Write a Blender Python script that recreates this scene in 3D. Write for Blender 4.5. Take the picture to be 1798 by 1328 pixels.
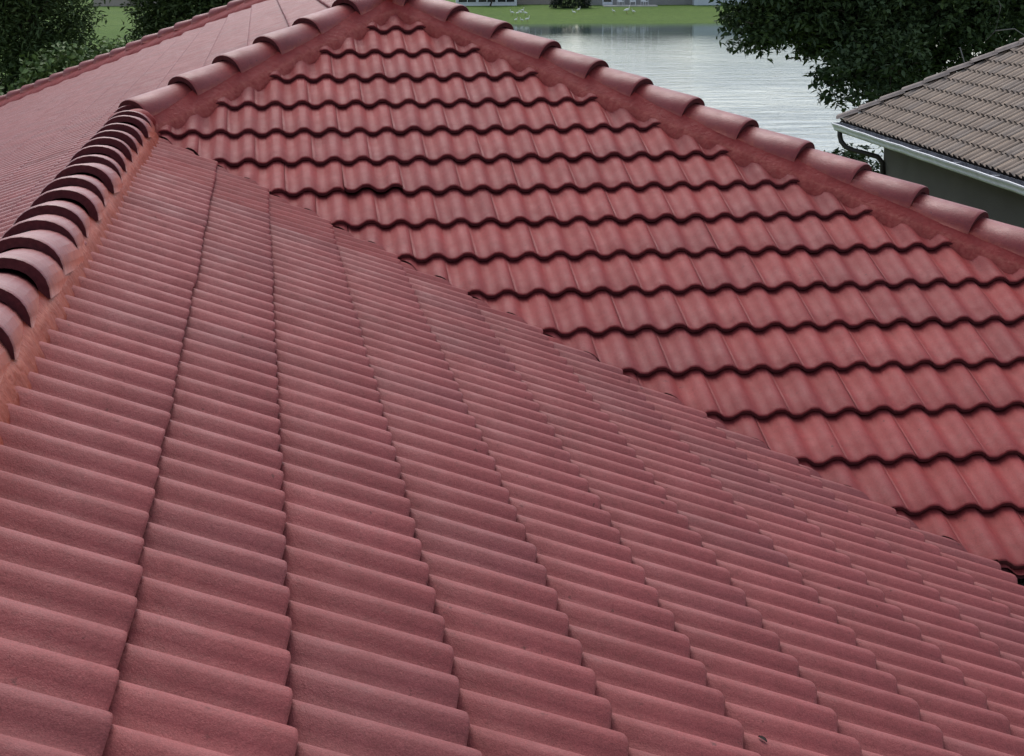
import bpy, bmesh, math, random
import numpy as np
from mathutils import Vector, Matrix

for o in list(bpy.data.objects):
    bpy.data.objects.remove(o, do_unlink=True)
SC = bpy.context.scene
COL = SC.collection
R = math.radians

# ------------------------------------------------------------------ camera
CAM = Vector((0.55301612, -1.16164106, 0.96734591))
C_R = Vector((0.99412825, -0.10809626, -0.00492136))
C_U = Vector((0.02068743, 0.14522086, 0.98918296))
C_F = Vector((0.10621229, 0.98347654, -0.14660439))
FPX, PPX, PPY, PW, PH = 3065.716, 788.233, 378.748, 1798.0, 1328.0
cd = bpy.data.cameras.new('camera')
cam = bpy.data.objects.new('camera', cd)
COL.objects.link(cam)
cam.matrix_world = Matrix(((C_R.x, C_U.x, -C_F.x, CAM.x), (C_R.y, C_U.y, -C_F.y, CAM.y),
                           (C_R.z, C_U.z, -C_F.z, CAM.z), (0, 0, 0, 1)))
cd.sensor_width = 36.0
cd.lens = FPX / PW * 36.0
cd.shift_x = (PW / 2 - PPX) / PW
cd.shift_y = -(PH / 2 - PPY) / PW
cd.clip_start = 0.05
cd.clip_end = 6000
SC.camera = cam

def px(p):
    d = Vector(p) - CAM
    z = d.dot(C_F)
    if z <= 0.05:
        return (-9999, -9999, z)
    return (PPX + FPX * d.dot(C_R) / z, PPY - FPX * d.dot(C_U) / z, z)

# ------------------------------------------------------------------ sky, sun, exposure
SUN_EL, SUN_AZ = R(50), R(-4)          # azimuth measured from +Y towards +X
world = bpy.data.worlds.new('World')
SC.world = world
world.use_nodes = True
nt = world.node_tree
nt.nodes.clear()
sky = nt.nodes.new('ShaderNodeTexSky')
sky.sky_type = 'NISHITA'
sky.sun_disc = False
sky.sun_elevation = SUN_EL
sky.sun_rotation = SUN_AZ
sky.air_density = 1.0
sky.dust_density = 1.5
sky.ozone_density = 1.0
hsv = nt.nodes.new('ShaderNodeHueSaturation')
hsv.inputs['Saturation'].default_value = 0.7
bg = nt.nodes.new('ShaderNodeBackground')
bg.inputs['Strength'].default_value = 0.135
wo = nt.nodes.new('ShaderNodeOutputWorld')
nt.links.new(sky.outputs[0], hsv.inputs['Color'])
nt.links.new(hsv.outputs[0], bg.inputs['Color'])
nt.links.new(bg.outputs[0], wo.inputs['Surface'])
sl = bpy.data.lights.new('sun', 'SUN')
sl.energy = 1.15
sl.angle = R(30)
sl.color = (1.0, 0.96, 0.94)
so = bpy.data.objects.new('sun', sl)
COL.objects.link(so)
sd = Vector((math.sin(SUN_AZ) * math.cos(SUN_EL), math.cos(SUN_AZ) * math.cos(SUN_EL), math.sin(SUN_EL)))
so.rotation_euler = (-sd).to_track_quat('-Z', 'Y').to_euler()
SC.view_settings.view_transform = 'Standard'
SC.view_settings.look = 'None'
SC.view_settings.exposure = 0.54
SC.view_settings.gamma = 1.0
SC.view_settings.use_curve_mapping = False

# ------------------------------------------------------------------ materials
def mat(name):
    m = bpy.data.materials.new(name)
    m.use_nodes = True
    t = m.node_tree
    b = t.nodes.get('Principled BSDF')
    return m, t, b

def N(t, typ, **kw):
    n = t.nodes.new(typ)
    for k, v in kw.items():
        if k in n.inputs.keys():
            n.inputs[k].default_value = v
        else:
            setattr(n, k, v)
    return n

def ramp(t, fac, stops):
    n = t.nodes.new('ShaderNodeValToRGB')
    cr = n.color_ramp
    while len(cr.elements) < len(stops):
        cr.elements.new(0.5)
    for e, (p, c) in zip(cr.elements, stops):
        e.position = p
        e.color = (c[0], c[1], c[2], 1) if not isinstance(c, (int, float)) else (c, c, c, 1)
    t.links.new(fac, n.inputs[0])
    return n.outputs[0]

def mixc(t, fac, a, b, mode='MIX'):
    n = t.nodes.new('ShaderNodeMix')
    n.data_type = 'RGBA'
    n.blend_type = mode
    for s, v in ((0, fac), (6, a), (7, b)):
        if isinstance(v, (int, float)):
            n.inputs[s].default_value = v
        elif isinstance(v, (tuple, list)):
            n.inputs[s].default_value = (v[0], v[1], v[2], 1)
        else:
            t.links.new(v, n.inputs[s])
    return n.outputs[2]

def noise(t, vec, scale, detail=4.0, rough=0.55, dist=0.0):
    n = N(t, 'ShaderNodeTexNoise', Scale=scale, Detail=detail, Roughness=rough, Distortion=dist)
    if vec is not None:
        t.links.new(vec, n.inputs['Vector'])
    return n.outputs['Fac']

def bump(t, b, hgt, strength, dist=0.01):
    n = N(t, 'ShaderNodeBump', Strength=strength, Distance=dist)
    t.links.new(hgt, n.inputs['Height'])
    t.links.new(n.outputs[0], b.inputs['Normal'])
    return n

def geo_pos(t):
    return t.nodes.new('ShaderNodeNewGeometry').outputs['Position']

def math_n(t, op, a, b=None):
    n = t.nodes.new('ShaderNodeMath')
    n.operation = op
    for i, v in enumerate((a, b)):
        if v is None:
            continue
        if isinstance(v, (int, float)):
            n.inputs[i].default_value = v
        else:
            t.links.new(v, n.inputs[i])
    return n.outputs[0]

def rand_out(t, per_object):
    if per_object:
        return t.nodes.new('ShaderNodeObjectInfo').outputs['Random']
    a = t.nodes.new('ShaderNodeAttribute')
    a.attribute_name = 'tint'
    return a.outputs['Fac']

def tile_mat(name, per_object, c_lo, c_hi, c_odd, rough=0.60, spec=0.22, dirt=(0.15, 0.032, 0.028), grain=0.5, stain=0.45):
    m, t, b = mat(name)
    P = geo_pos(t)
    r = rand_out(t, per_object)
    base = ramp(t, r, [(0.0, c_lo), (0.72, c_hi), (0.80, c_odd), (1.0, c_odd)])
    n1 = noise(t, P, 9.0, 6, 0.62)
    base = mixc(t, ramp(t, n1, [(0.35, 0.0), (0.75, 0.30)]), base, dirt)
    n1b = noise(t, P, 34.0, 7, 0.72, 0.4)
    base = mixc(t, ramp(t, n1b, [(0.46, 0.0), (0.76, stain)]), base, dirt)
    n0 = noise(t, P, 2.3, 5, 0.6, 0.5)
    base = mixc(t, 1.0, base, ramp(t, n0, [(0.3, (0.86, 0.84, 0.84)), (0.7, (1.06, 1.06, 1.06))]), 'MULTIPLY')
    n2 = noise(t, P, 95.0, 4, 0.7)
    base = mixc(t, ramp(t, n2, [(0.4, 0.0), (0.85, 0.14)]), base, (c_hi[0] * 1.2, c_hi[1] * 1.7, c_hi[2] * 1.6))
    n4 = noise(t, P, 300.0, 2, 0.5)
    base = mixc(t, 1.0, base, ramp(t, n4, [(0.3, (0.80, 0.78, 0.78)), (0.7, (1.16, 1.18, 1.18))]), 'MULTIPLY')
    n3 = noise(t, P, 38.0, 3, 0.5)
    spots = ramp(t, n3, [(0.70, 0.0), (0.76, 0.75)])
    base = mixc(t, spots, base, (dirt[0] * 0.6, dirt[1] * 0.6, dirt[2] * 0.6))
    t.links.new(base, b.inputs['Base Color'])
    b.inputs['Specular IOR Level'].default_value = spec
    ro = ramp(t, n1, [(0.3, rough - 0.06), (0.75, rough + 0.12)])
    t.links.new(ro, b.inputs['Roughness'])
    g = noise(t, P, 420.0, 3, 0.6)
    h = math_n(t, 'ADD', math_n(t, 'MULTIPLY', g, 0.4), math_n(t, 'MULTIPLY', n2, 0.8))
    bump(t, b, h, grain, 0.004)
    return m

def plain(name, col, rough=0.6, spec=0.4, var=0.25, scale=3.0, bmp=0.0, bscale=80, metallic=0.0):
    m, t, b = mat(name)
    P = geo_pos(t)
    n1 = noise(t, P, scale, 6, 0.6)
    lo = tuple(c * (1 - var) for c in col)
    hi = tuple(min(1, c * (1 + var * 0.7)) for c in col)
    t.links.new(ramp(t, n1, [(0.3, lo), (0.7, hi)]), b.inputs['Base Color'])
    b.inputs['Roughness'].default_value = rough
    b.inputs['Specular IOR Level'].default_value = spec
    b.inputs['Metallic'].default_value = metallic
    if bmp:
        bump(t, b, noise(t, P, bscale, 4), bmp, 0.01)
    return m

RED_LO, RED_HI, RED_ODD = (0.295, 0.041, 0.039), (0.325, 0.047, 0.044), (0.285, 0.044, 0.043)
M = {}
M['tile'] = tile_mat('red_tile_paint', True, RED_LO, RED_HI, RED_ODD)
M['tile_a'] = tile_mat('pale_red_tile_paint', True, (0.325, 0.072, 0.068), (0.375, 0.088, 0.083), (0.315, 0.078, 0.075), dirt=(0.20, 0.052, 0.045), stain=0.55)  # lighter, less saturated red for the tiles of the valley slope
M['tile_far'] = tile_mat('red_tile_paint_field', False, RED_LO, RED_HI, RED_ODD, rough=0.5, spec=0.5)
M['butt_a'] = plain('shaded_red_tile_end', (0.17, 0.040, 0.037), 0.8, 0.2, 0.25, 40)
M['cap'] = tile_mat('red_cap_paint', True, (0.275, 0.042, 0.038), (0.315, 0.050, 0.044), (0.295, 0.046, 0.042), rough=0.46, spec=0.45)

m, t, b = mat('dark_maroon_tile_edge')
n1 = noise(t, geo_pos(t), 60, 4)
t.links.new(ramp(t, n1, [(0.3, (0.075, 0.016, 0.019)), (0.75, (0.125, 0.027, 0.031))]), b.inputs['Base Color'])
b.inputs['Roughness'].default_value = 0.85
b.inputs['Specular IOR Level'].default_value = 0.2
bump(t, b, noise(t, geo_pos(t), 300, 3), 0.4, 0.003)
M['edge'] = m  # darker maroon than the tile tops, on butts, sides and cap rims

def mortar_mat(name, lo, mid, hi, lipc):
    m, t, b = mat(name)
    P = geo_pos(t)
    at_ = t.nodes.new('ShaderNodeAttribute')
    at_.attribute_name = 'tint'
    n1 = noise(t, P, 14, 6, 0.65, 0.6)
    base = ramp(t, n1, [(0.28, lo), (0.55, mid), (0.8, hi)])
    n2 = noise(t, P, 45, 4, 0.6)
    lipf = math_n(t, 'MULTIPLY', at_.outputs['Fac'], ramp(t, n2, [(0.35, 0.25), (0.6, 1.0)]))
    base = mixc(t, lipf, base, lipc)
    t.links.new(base, b.inputs['Base Color'])
    b.inputs['Roughness'].default_value = 0.55
    b.inputs['Specular IOR Level'].default_value = 0.18
    hh = math_n(t, 'ADD', math_n(t, 'MULTIPLY', noise(t, P, 26, 5, 0.6, 1.0), 1.0), math_n(t, 'MULTIPLY', n2, 0.5))
    bump(t, b, hh, 0.42, 0.012)
    return m
M['mortar'] = mortar_mat('painted_mortar', (0.25, 0.033, 0.028), (0.30, 0.041, 0.035), (0.33, 0.052, 0.043), (0.52, 0.17, 0.12))
M['mortar_o'] = mortar_mat('orange_painted_mortar', (0.24, 0.034, 0.019), (0.33, 0.053, 0.027), (0.40, 0.080, 0.040), (0.58, 0.19, 0.12))

def cap_overspray(name, lo=0.035, hi=0.075):
    """cap paint with the orange mortar paint brushed onto the lower flanks (local z)"""
    m = M['cap'].copy()
    m.name = name
    t = m.node_tree
    b = t.nodes['Principled BSDF']
    src = b.inputs['Base Color'].links[0].from_socket
    tc = t.nodes.new('ShaderNodeTexCoord')
    sep = t.nodes.new('ShaderNodeSeparateXYZ')
    t.links.new(tc.outputs['Object'], sep.inputs[0])
    nn = noise(t, geo_pos(t), 17, 5, 0.65, 0.8)
    z = math_n(t, 'ADD', sep.outputs['Z'], math_n(t, 'MULTIPLY', math_n(t, 'SUBTRACT', nn, 0.5), -0.09))
    mr = N(t, 'ShaderNodeMapRange')
    mr.inputs['From Min'].default_value = hi
    mr.inputs['From Max'].default_value = lo
    t.links.new(z, mr.inputs['Value'])
    c = mixc(t, mr.outputs[0], src, ramp(t, noise(t, geo_pos(t), 30, 4), [(0.3, (0.33, 0.060, 0.034)), (0.7, (0.45, 0.11, 0.060))]))
    t.links.new(c, b.inputs['Base Color'])
    return m
M['cap_ridge'] = cap_overspray('red_cap_paint_orange_flanks', 0.015, 0.062)
M['cap_ridge'].node_tree.nodes['Principled BSDF'].inputs['Specular IOR Level'].default_value = 0.8
M['cap'] = cap_overspray('red_cap_paint_overspray', -0.012, 0.035)

M['deck'] = plain('roof_underlay_felt', (0.022, 0.016, 0.015), 0.9, 0.1)
M['stucco'] = plain('cream_stucco', (0.45, 0.38, 0.30), 0.9, 0.2, 0.12, 1.2, 0.5, 90)
M['fascia'] = plain('white_fascia_paint', (0.62, 0.61, 0.58), 0.6, 0.4, 0.1, 4)
M['n_tile'] = tile_mat('tan_tile', True, (0.335, 0.262, 0.203), (0.385, 0.30, 0.232), (0.33, 0.268, 0.218), 0.85, 0.2, (0.245, 0.188, 0.145), 0.3)
M['n_tile_far'] = tile_mat('tan_tile_field', False, (0.335, 0.262, 0.203), (0.385, 0.30, 0.232), (0.33, 0.268, 0.218), 0.85, 0.2, (0.245, 0.188, 0.145), 0.3)
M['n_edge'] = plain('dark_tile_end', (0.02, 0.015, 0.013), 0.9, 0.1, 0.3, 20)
M['n_cap'] = plain('weathered_cap', (0.33, 0.27, 0.23), 0.8, 0.3, 0.25, 6, 0.4, 60)
M['n_wall'] = plain('olive_grey_stucco', (0.165, 0.148, 0.138), 0.9, 0.2, 0.16, 0.8, 0.6, 70)
M['gutter_w'] = plain('white_gutter_enamel', (0.84, 0.84, 0.85), 0.6, 0.4, 0.14, 5)
M['gutter_in'] = plain('dirty_gutter_metal', (0.20, 0.20, 0.215), 0.8, 0.2, 0.5, 9)
M['brown_pipe'] = plain('brown_downspout', (0.045, 0.036, 0.032), 0.5, 0.4, 0.2, 8)
M['grey_fascia'] = plain('grey_fascia', (0.30, 0.30, 0.31), 0.7, 0.3, 0.25, 6)
M['white'] = plain('white_paint', (0.72, 0.73, 0.74), 0.5, 0.4, 0.06, 3)
M['white_wall'] = plain('pale_blue_grey_wall', (0.60, 0.63, 0.66), 0.8, 0.3, 0.06, 1)
M['beige'] = plain('far_beige_stucco', (0.40, 0.335, 0.285), 0.9, 0.2, 0.1, 1)
M['greige'] = plain('far_greige_stucco', (0.30, 0.285, 0.265), 0.9, 0.2, 0.1, 1)
M['far_roof'] = plain('far_shingle_roof', (0.30, 0.27, 0.25), 0.9, 0.2, 0.2, 2)
M['far_roof2'] = plain('far_grey_roof', (0.34, 0.33, 0.33), 0.9, 0.2, 0.2, 2)
M['concrete'] = plain('patio_concrete', (0.46, 0.44, 0.41), 0.9, 0.2, 0.1, 1)
M['glass'] = plain('dark_window_glass', (0.015, 0.018, 0.02), 0.08, 0.6, 0.1, 1)
M['bark'] = plain('grey_brown_bark', (0.075, 0.058, 0.044), 0.95, 0.1, 0.4, 12, 0.8, 40)
M['twig'] = plain('pale_dead_twig', (0.26, 0.23, 0.20), 0.9, 0.2, 0.3, 20)
M['bird'] = plain('white_feathers', (0.80, 0.79, 0.72), 0.8, 0.2, 0.05, 5)
M['leg'] = plain('bird_leg', (0.35, 0.12, 0.06), 0.7, 0.3, 0.1, 5)

def leaf_mat(name, dark, light, rough=0.5):
    m, t, b = mat(name)
    a = t.nodes.new('ShaderNodeAttribute')
    a.attribute_name = 'tint'
    t.links.new(ramp(t, a.outputs['Fac'], [(0.0, dark), (0.75, tuple((x + y) / 2 for x, y in zip(dark, light))), (1.0, light)]), b.inputs['Base Color'])
    b.inputs['Roughness'].default_value = rough
    b.inputs['Specular IOR Level'].default_value = 0.18
    return m
M['leaf_r'] = leaf_mat('glossy_dark_leaf', (0.028, 0.048, 0.021), (0.105, 0.150, 0.050), 0.55)
M['leaf_l'] = leaf_mat('fine_dark_leaf', (0.038, 0.060, 0.021), (0.115, 0.155, 0.050), 0.6)
M['leaf_s'] = leaf_mat('bright_shrub_leaf', (0.055, 0.10, 0.028), (0.26, 0.34, 0.12), 0.55)
M['leaf_h'] = leaf_mat('hedge_leaf', (0.018, 0.026, 0.018), (0.035, 0.05, 0.03), 0.6)

m, t, b = mat('lawn_grass')
P = geo_pos(t)
n1 = noise(t, P, 0.09, 5, 0.6)
n2 = noise(t, P, 1.7, 5, 0.7)
c = ramp(t, n1, [(0.3, (0.095, 0.165, 0.032)), (0.7, (0.14, 0.21, 0.048))])
c = mixc(t, ramp(t, n2, [(0.35, 0.0), (0.75, 0.6)]), c, (0.045, 0.075, 0.02))
t.links.new(c, b.inputs['Base Color'])
b.inputs['Roughness'].default_value = 0.95
b.inputs['Specular IOR Level'].default_value = 0.1
bump(t, b, noise(t, P, 6, 5, 0.7), 0.8, 0.1)
M['grass'] = m

m, t, b = mat('lake_water')
P = geo_pos(t)
mp = N(t, 'ShaderNodeMapping')
mp.inputs['Scale'].default_value = (0.85, 1.5, 1)
t.links.new(P, mp.inputs['Vector'])
n1 = noise(t, mp.outputs[0], 0.62, 6, 0.62, 0.3)
n2 = noise(t, mp.outputs[0], 0.11, 3, 0.5)
b.inputs['Base Color'].default_value = (0.034, 0.058, 0.080, 1)
b.inputs['Roughness'].default_value = 0.06
b.inputs['IOR'].default_value = 1.33
h = math_n(t, 'MULTIPLY', n1, ramp(t, n2, [(0.3, 0.55), (0.7, 1.0)]))
dotn = N(t, 'ShaderNodeVectorMath', operation='DOT_PRODUCT')
t.links.new(P, dotn.inputs[0])
dotn.inputs[1].default_value = (math.sin(R(6.16)), math.cos(R(6.16)), 0)
mr = N(t, 'ShaderNodeMapRange')                 # the lee of the far bank lies calmer
mr.inputs['From Min'].default_value = 152
mr.inputs['From Max'].default_value = 100
mr.inputs['To Min'].default_value = 0.06
mr.inputs['To Max'].default_value = 1.0
t.links.new(dotn.outputs['Value'], mr.inputs['Value'])
h = math_n(t, 'MULTIPLY', h, mr.outputs[0])
bump(t, b, h, 0.36, 0.22)
M['water'] = m

# ------------------------------------------------------------------ helpers
def wloc(o):
    return o.get('_w', None)

WORLD = {}

def put(name, me, parent=None, mtx=None, mats=None):
    o = bpy.data.objects.new(name, me)
    COL.objects.link(o)
    if mats and me is not None and len(me.materials) == 0:
        for mm in (mats if isinstance(mats, (list, tuple)) else [mats]):
            me.materials.append(mm)
    w = mtx.copy() if mtx is not None else Matrix.Identity(4)
    if parent is not None:
        o.parent = parent
        o.matrix_parent_inverse = WORLD[parent.name].inverted()
    o.matrix_basis = w
    WORLD[o.name] = w
    return o

def thing(name, loc, label, cat, group=None):
    o = put(name, None, None, Matrix.Translation(loc))
    o.empty_display_size = 0.3
    return tag(o, label, cat, group)

def tag(o, label, cat, group=None):
    o['label'] = label
    o['category'] = cat
    if group:
        o['group'] = group
    return o

class MB:
    """collects faces for one mesh"""
    def __init__(self):
        self.v, self.f, self.m, self.s = [], [], [], []
    def vert(self, p):
        self.v.append((p[0], p[1], p[2]))
        return len(self.v) - 1
    def face(self, pts, mi=0, smooth=False):
        self.f.append([self.vert(p) for p in pts])
        self.m.append(mi)
        self.s.append(smooth)
    def idx(self, ids, mi=0, smooth=False):
        self.f.append(list(ids))
        self.m.append(mi)
        self.s.append(smooth)
    def box(self, lo, hi, mi=0, mtx=None):
        x0, y0, z0 = lo
        x1, y1, z1 = hi
        c = [Vector(p) for p in ((x0, y0, z0), (x1, y0, z0), (x1, y1, z0), (x0, y1, z0), (x0, y0, z1), (x1, y0, z1), (x1, y1, z1), (x0, y1, z1))]
        if mtx is not None:
            c = [mtx @ p for p in c]
        for q in ((3, 2, 1, 0), (4, 5, 6, 7), (0, 1, 5, 4), (1, 2, 6, 5), (2, 3, 7, 6), (3, 0, 4, 7)):
            self.face([c[i] for i in q], mi)
    def tube(self, pts, rads, seg=8, mi=0, cap=True):
        pts = [Vector(p) for p in pts]
        rings = []
        up = Vector((0.3, 0.2, 1)).normalized()
        for i, p in enumerate(pts):
            d = (pts[min(i + 1, len(pts) - 1)] - pts[max(i - 1, 0)])
            d = d.normalized() if d.length > 1e-9 else Vector((0, 0, 1))
            a = d.cross(up)
            if a.length < 1e-3:
                a = d.cross(Vector((1, 0, 0)))
            a.normalize()
            bb = d.cross(a)
            r = rads[i] if isinstance(rads, (list, tuple)) else rads
            rings.append([self.vert(p + (a * math.cos(k / seg * math.tau) + bb * math.sin(k / seg * math.tau)) * r) for k in range(seg)])
        for i in range(len(rings) - 1):
            for k in range(seg):
                k2 = (k + 1) % seg
                self.idx([rings[i][k], rings[i][k2], rings[i + 1][k2], rings[i + 1][k]], mi, True)
        if cap:
            self.idx(rings[0][::-1], mi)
            self.idx(rings[-1], mi)
    def mesh(self, name, mats):
        me = bpy.data.meshes.new(name)
        me.from_pydata(self.v, [], self.f)
        for mm in (mats if isinstance(mats, (list, tuple)) else [mats]):
            me.materials.append(mm)
        me.polygons.foreach_set('material_index', self.m)
        me.polygons.foreach_set('use_smooth', self.s)
        me.update()
        return me
    def build(self, name, mats, parent=None, mtx=None):
        return put(name, self.mesh(name, mats), parent, mtx)

def struct(o):
    o['kind'] = 'structure'
    return o

# ------------------------------------------------------------------ ground, lake
ZG, ZW = -4.3, -5.4
FDIR = Vector((math.sin(R(6.16)), math.cos(R(6.16))))
RDIR = Vector((FDIR.y, -FDIR.x))
def fr(x, y):
    """distance ahead of the viewer and to the right, along the far shore's own axes"""
    d = Vector((x - 0.553, y + 1.16))
    return d.dot(FDIR), d.dot(RDIR)
def unfr(f, r):
    p = FDIR * f + RDIR * r
    return p.x + 0.553, p.y - 1.16
def smooth(a, b, x):
    q = max(0.0, min(1.0, (x - a) / (b - a)))
    return q * q * (3 - 2 * q)
def shore(f, r):
    """>0 inside the lake, metres to the nearest bank"""
    wob = 0.35 * math.sin(r * 0.21) + 0.25 * math.sin(r * 0.53 + 1)
    left = r - (-3 + (f - 46) * 0.06 + 1.5 * math.sin(f * 0.05))
    return min(167.0 + wob - f, f - 46 - wob, left, 190 - r)
def ground_z(x, y):
    f, r = fr(x, y)
    s = shore(f, r)
    if f > 100 and r > -2:                       # far bank: gentle rise to the house lots
        if s < 0:
            return ZW + 1.0 * smooth(-3, 24, -s) + min(0.12, -s * 0.04) - 0.02
        return ZW - min(0.8, s * 0.12) - 0.02
    if s < 0:
        return ZW + (ZG - ZW) * smooth(0, 7, -s)
    return ZW - min(0.8, s * 0.12)
fs = [-900, -300, -120, -60, -30, -15, -5, 5, 15, 25, 34] + list(np.arange(38, 50, 1.0)) + list(np.arange(52, 160, 4.0)) + list(np.arange(160, 170, 0.5)) + list(np.arange(170, 196, 2.0)) + [205, 220, 250, 300, 420, 700, 1400, 3500]
rs = [-3500, -1200, -500, -250, -120] + list(np.arange(-90, -20, 6.0)) + list(np.arange(-20, 80, 1.6)) + list(np.arange(80, 200, 6.0)) + [230, 300, 500, 1200, 3500]
g = MB()
ids = []
for f in fs:
    row = []
    for r in rs:
        x, y = unfr(f, r)
        row.append(g.vert((x, y, ground_z(x, y))))
    ids.append(row)
for i in range(len(fs) - 1):
    for j in range(len(rs) - 1):
        g.idx([ids[i][j], ids[i][j + 1], ids[i + 1][j + 1], ids[i + 1][j]], 0, True)
struct(g.build('lawn', M['grass']))
w = MB()
w.face([(*unfr(44, -14), ZW), (*unfr(44, 196), ZW), (*unfr(170.5, 196), ZW), (*unfr(170.5, -14), ZW)])
struct(w.build('lake', M['water']))

# ------------------------------------------------------------------ tiles
def tile_profile(a, w, amp):
    c = 0.5 * (1 - math.cos(2 * math.pi * a / w))      # 0 on the crest, 1 in the trough
    c = 0.2 * c + 0.8 * (3 * c * c - 2 * c ** 3)     # flatter pan, steeper flank
    return -amp * c

SEAM = -0.24
TILT = 0.03 / 0.343

def tile_mesh(name, w, e, mats, seg=8, amp=0.034, thick=0.022, overlap=0.055, rolls=2, closed=True, tilt=None):
    """local x runs along the course, y down the slope, z along the slope's normal; origin on a crest at the butt"""
    L = e + overlap
    TL = TILT if tilt is None else tilt
    gap = 0.0003
    a0, a1 = SEAM * w + gap, SEAM * w + rolls * w - gap
    n = seg * rolls
    mb = MB()
    A = [a0 + (a1 - a0) * i / n for i in range(n + 1)]
    tops = [(-L, 0.0), (-0.022, 0.0), (-0.008, -0.0004), (-0.0025, -0.002), (0.0, -0.0055)]
    rows = []
    for d, dz in tops:
        rows.append([mb.vert((a, d, tile_profile(a, w, amp) + TL * d + dz)) for a in A])
    for i in range(len(rows) - 1):
        for k in range(n):
            mb.idx([rows[i][k], rows[i + 1][k], rows[i + 1][k + 1], rows[i][k + 1]], 0, True)
    b0 = [mb.vert((a, 0.0, tile_profile(a, w, amp) - 0.0055)) for a in A]
    b1 = [mb.vert((a, -0.001, tile_profile(a, w, amp) - thick - 0.004)) for a in A]
    for k in range(n):
        mb.idx([b0[k], b1[k], b1[k + 1], b0[k + 1]], 1, False)
    if closed:
        u = [mb.vert((a, -L, tile_profile(a, w, amp) + TL * -L - thick * 0.6)) for a in A]
        for k in range(n):
            mb.idx([b1[k], u[k], u[k + 1], b1[k + 1]], 1, False)
            mb.idx([u[k], rows[0][k], rows[0][k + 1], u[k + 1]], 1, False)
        for k in (0, n):
            loop = [rows[0][k], rows[1][k], rows[2][k], rows[3][k], rows[4][k], b1[k], u[k]]
            mb.idx(loop if k else loop[::-1], 1, False)
    return mb.mesh(name, mats)

class Slope:
    def __init__(s, origin, down, normal, w, e, butt0, crest0, amp=0.034):
        s.o, s.Y, s.Z = Vector(origin), Vector(down).normalized(), Vector(normal).normalized()
        s.X = s.Y.cross(s.Z)
        s.w, s.e, s.b0, s.c0, s.amp = w, e, butt0, crest0, amp
        s.special = {}
        s.tilt = TILT
    def butt(s, k):
        return s.b0 + k * s.e + s.special.get(k, 0.0)
    def mtx(s, a, d, h=0.0, rz=0.0, ry=0.0):
        m = Matrix((s.X, s.Y, s.Z)).transposed().to_4x4()
        m.translation = s.o + s.X * a + s.Y * d + s.Z * h
        return m @ Matrix.Rotation(rz, 4, 'Z') @ Matrix.Rotation(ry, 4, 'Y')
    def coords(s, p):
        q = Vector(p) - s.o
        return q.dot(s.X), q.dot(s.Y), q.dot(s.Z)
    def point(s, a, d, h):
        return s.o + s.X * a + s.Y * d + s.Z * h
    def surf(s, a, d):
        k = math.ceil((d - s.b0) / s.e - 1e-6)
        return tile_profile(a - s.c0, s.w, s.amp) + s.tilt * (d - s.butt(k))
    def surf_plan(s, x, y, extra=0.0):
        """world point on the tile surface above plan position x, y"""
        # plane through o with normal Z
        z = s.o.z - ((x - s.o.x) * s.Z.x + (y - s.o.y) * s.Z.y) / s.Z.z
        a, d, _ = s.coords((x, y, z))
        h = s.surf(a, d) + extra
        return Vector((x, y, z + h / s.Z.z))

def cut_mesh(me, planes_local, name):
    bm = bmesh.new()
    bm.from_mesh(me)
    for co, no in planes_local:
        geom = bm.verts[:] + bm.edges[:] + bm.faces[:]
        bmesh.ops.bisect_plane(bm, geom=geom, dist=1e-5, plane_co=co, plane_no=no, clear_outer=True)
    if len(bm.faces) == 0:
        bm.free()
        return None
    m2 = bpy.data.meshes.new(name)
    bm.to_mesh(m2)
    bm.free()
    for mm in me.materials:
        m2.materials.append(mm)
    return m2

def lay(slope, planes, krange, arange, rnd, jitter=1.0, rolls=2, stagger=True):
    """yield (matrix, cut planes or None) for every tile that stands inside the half-planes (plan: nx*x+ny*y<=c)"""
    W2 = rolls * slope.w
    out = []
    for k in range(*krange):
        d1 = slope.butt(k)
        d0 = d1 - slope.e
        off = (slope.w if (k % 2 and stagger) else 0.0)
        j0 = math.floor((arange[0] - slope.c0 - off) / W2) - 1
        j1 = math.ceil((arange[1] - slope.c0 - off) / W2) + 1
        for j in range(j0, j1):
            a = slope.c0 + off + j * W2
            lo, hi = a + SEAM * slope.w, a + SEAM * slope.w + W2
            cs = [slope.point(aa, dd, 0) for aa in (lo, hi) for dd in (d0 - 0.055, d1)]
            vis = [slope.point(aa, dd, 0) for aa in (lo, hi) for dd in (d0, d1)]
            inside, outside, cut = True, False, []
            for nx, ny, c in planes:
                v = [nx * p.x + ny * p.y - c for p in cs]
                vv = [nx * p.x + ny * p.y - c for p in vis]
                if min(vv) >= -0.004:
                    outside = True
                    break
                if max(v) > 0.0:
                    cut.append((nx, ny, c))
            if outside:
                continue
            mt = slope.mtx(a, d1 + rnd.uniform(-.004, .004) * jitter, rnd.uniform(-.0015, .002) * jitter,
                           rnd.gauss(0, R(0.26)) * jitter, rnd.gauss(0, R(0.14)) * jitter)
            out.append((mt, cut, vis))
    return out

def local_planes(mt, cut):
    inv = mt.inverted()
    res = []
    for nx, ny, c in cut:
        nrm = Vector((nx, ny, 0))
        co = nrm * (c / nrm.length_squared)
        res.append((inv @ co, (inv.to_3x3() @ nrm).normalized()))
    return res

def visible_area(vis):
    q = [px(p) for p in vis]
    if any(z[2] <= 0.05 for z in q):
        return 0.0
    us, vs = [z[0] for z in q], [z[1] for z in q]
    if max(us) < -10 or min(us) > PW + 10 or max(vs) < -10 or min(vs) > PH + 10:
        return 0.0
    o = [q[0], q[1], q[3], q[2]]
    return abs(sum(o[i][0] * o[(i + 1) % 4][1] - o[(i + 1) % 4][0] * o[i][1] for i in range(4))) / 2

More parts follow.
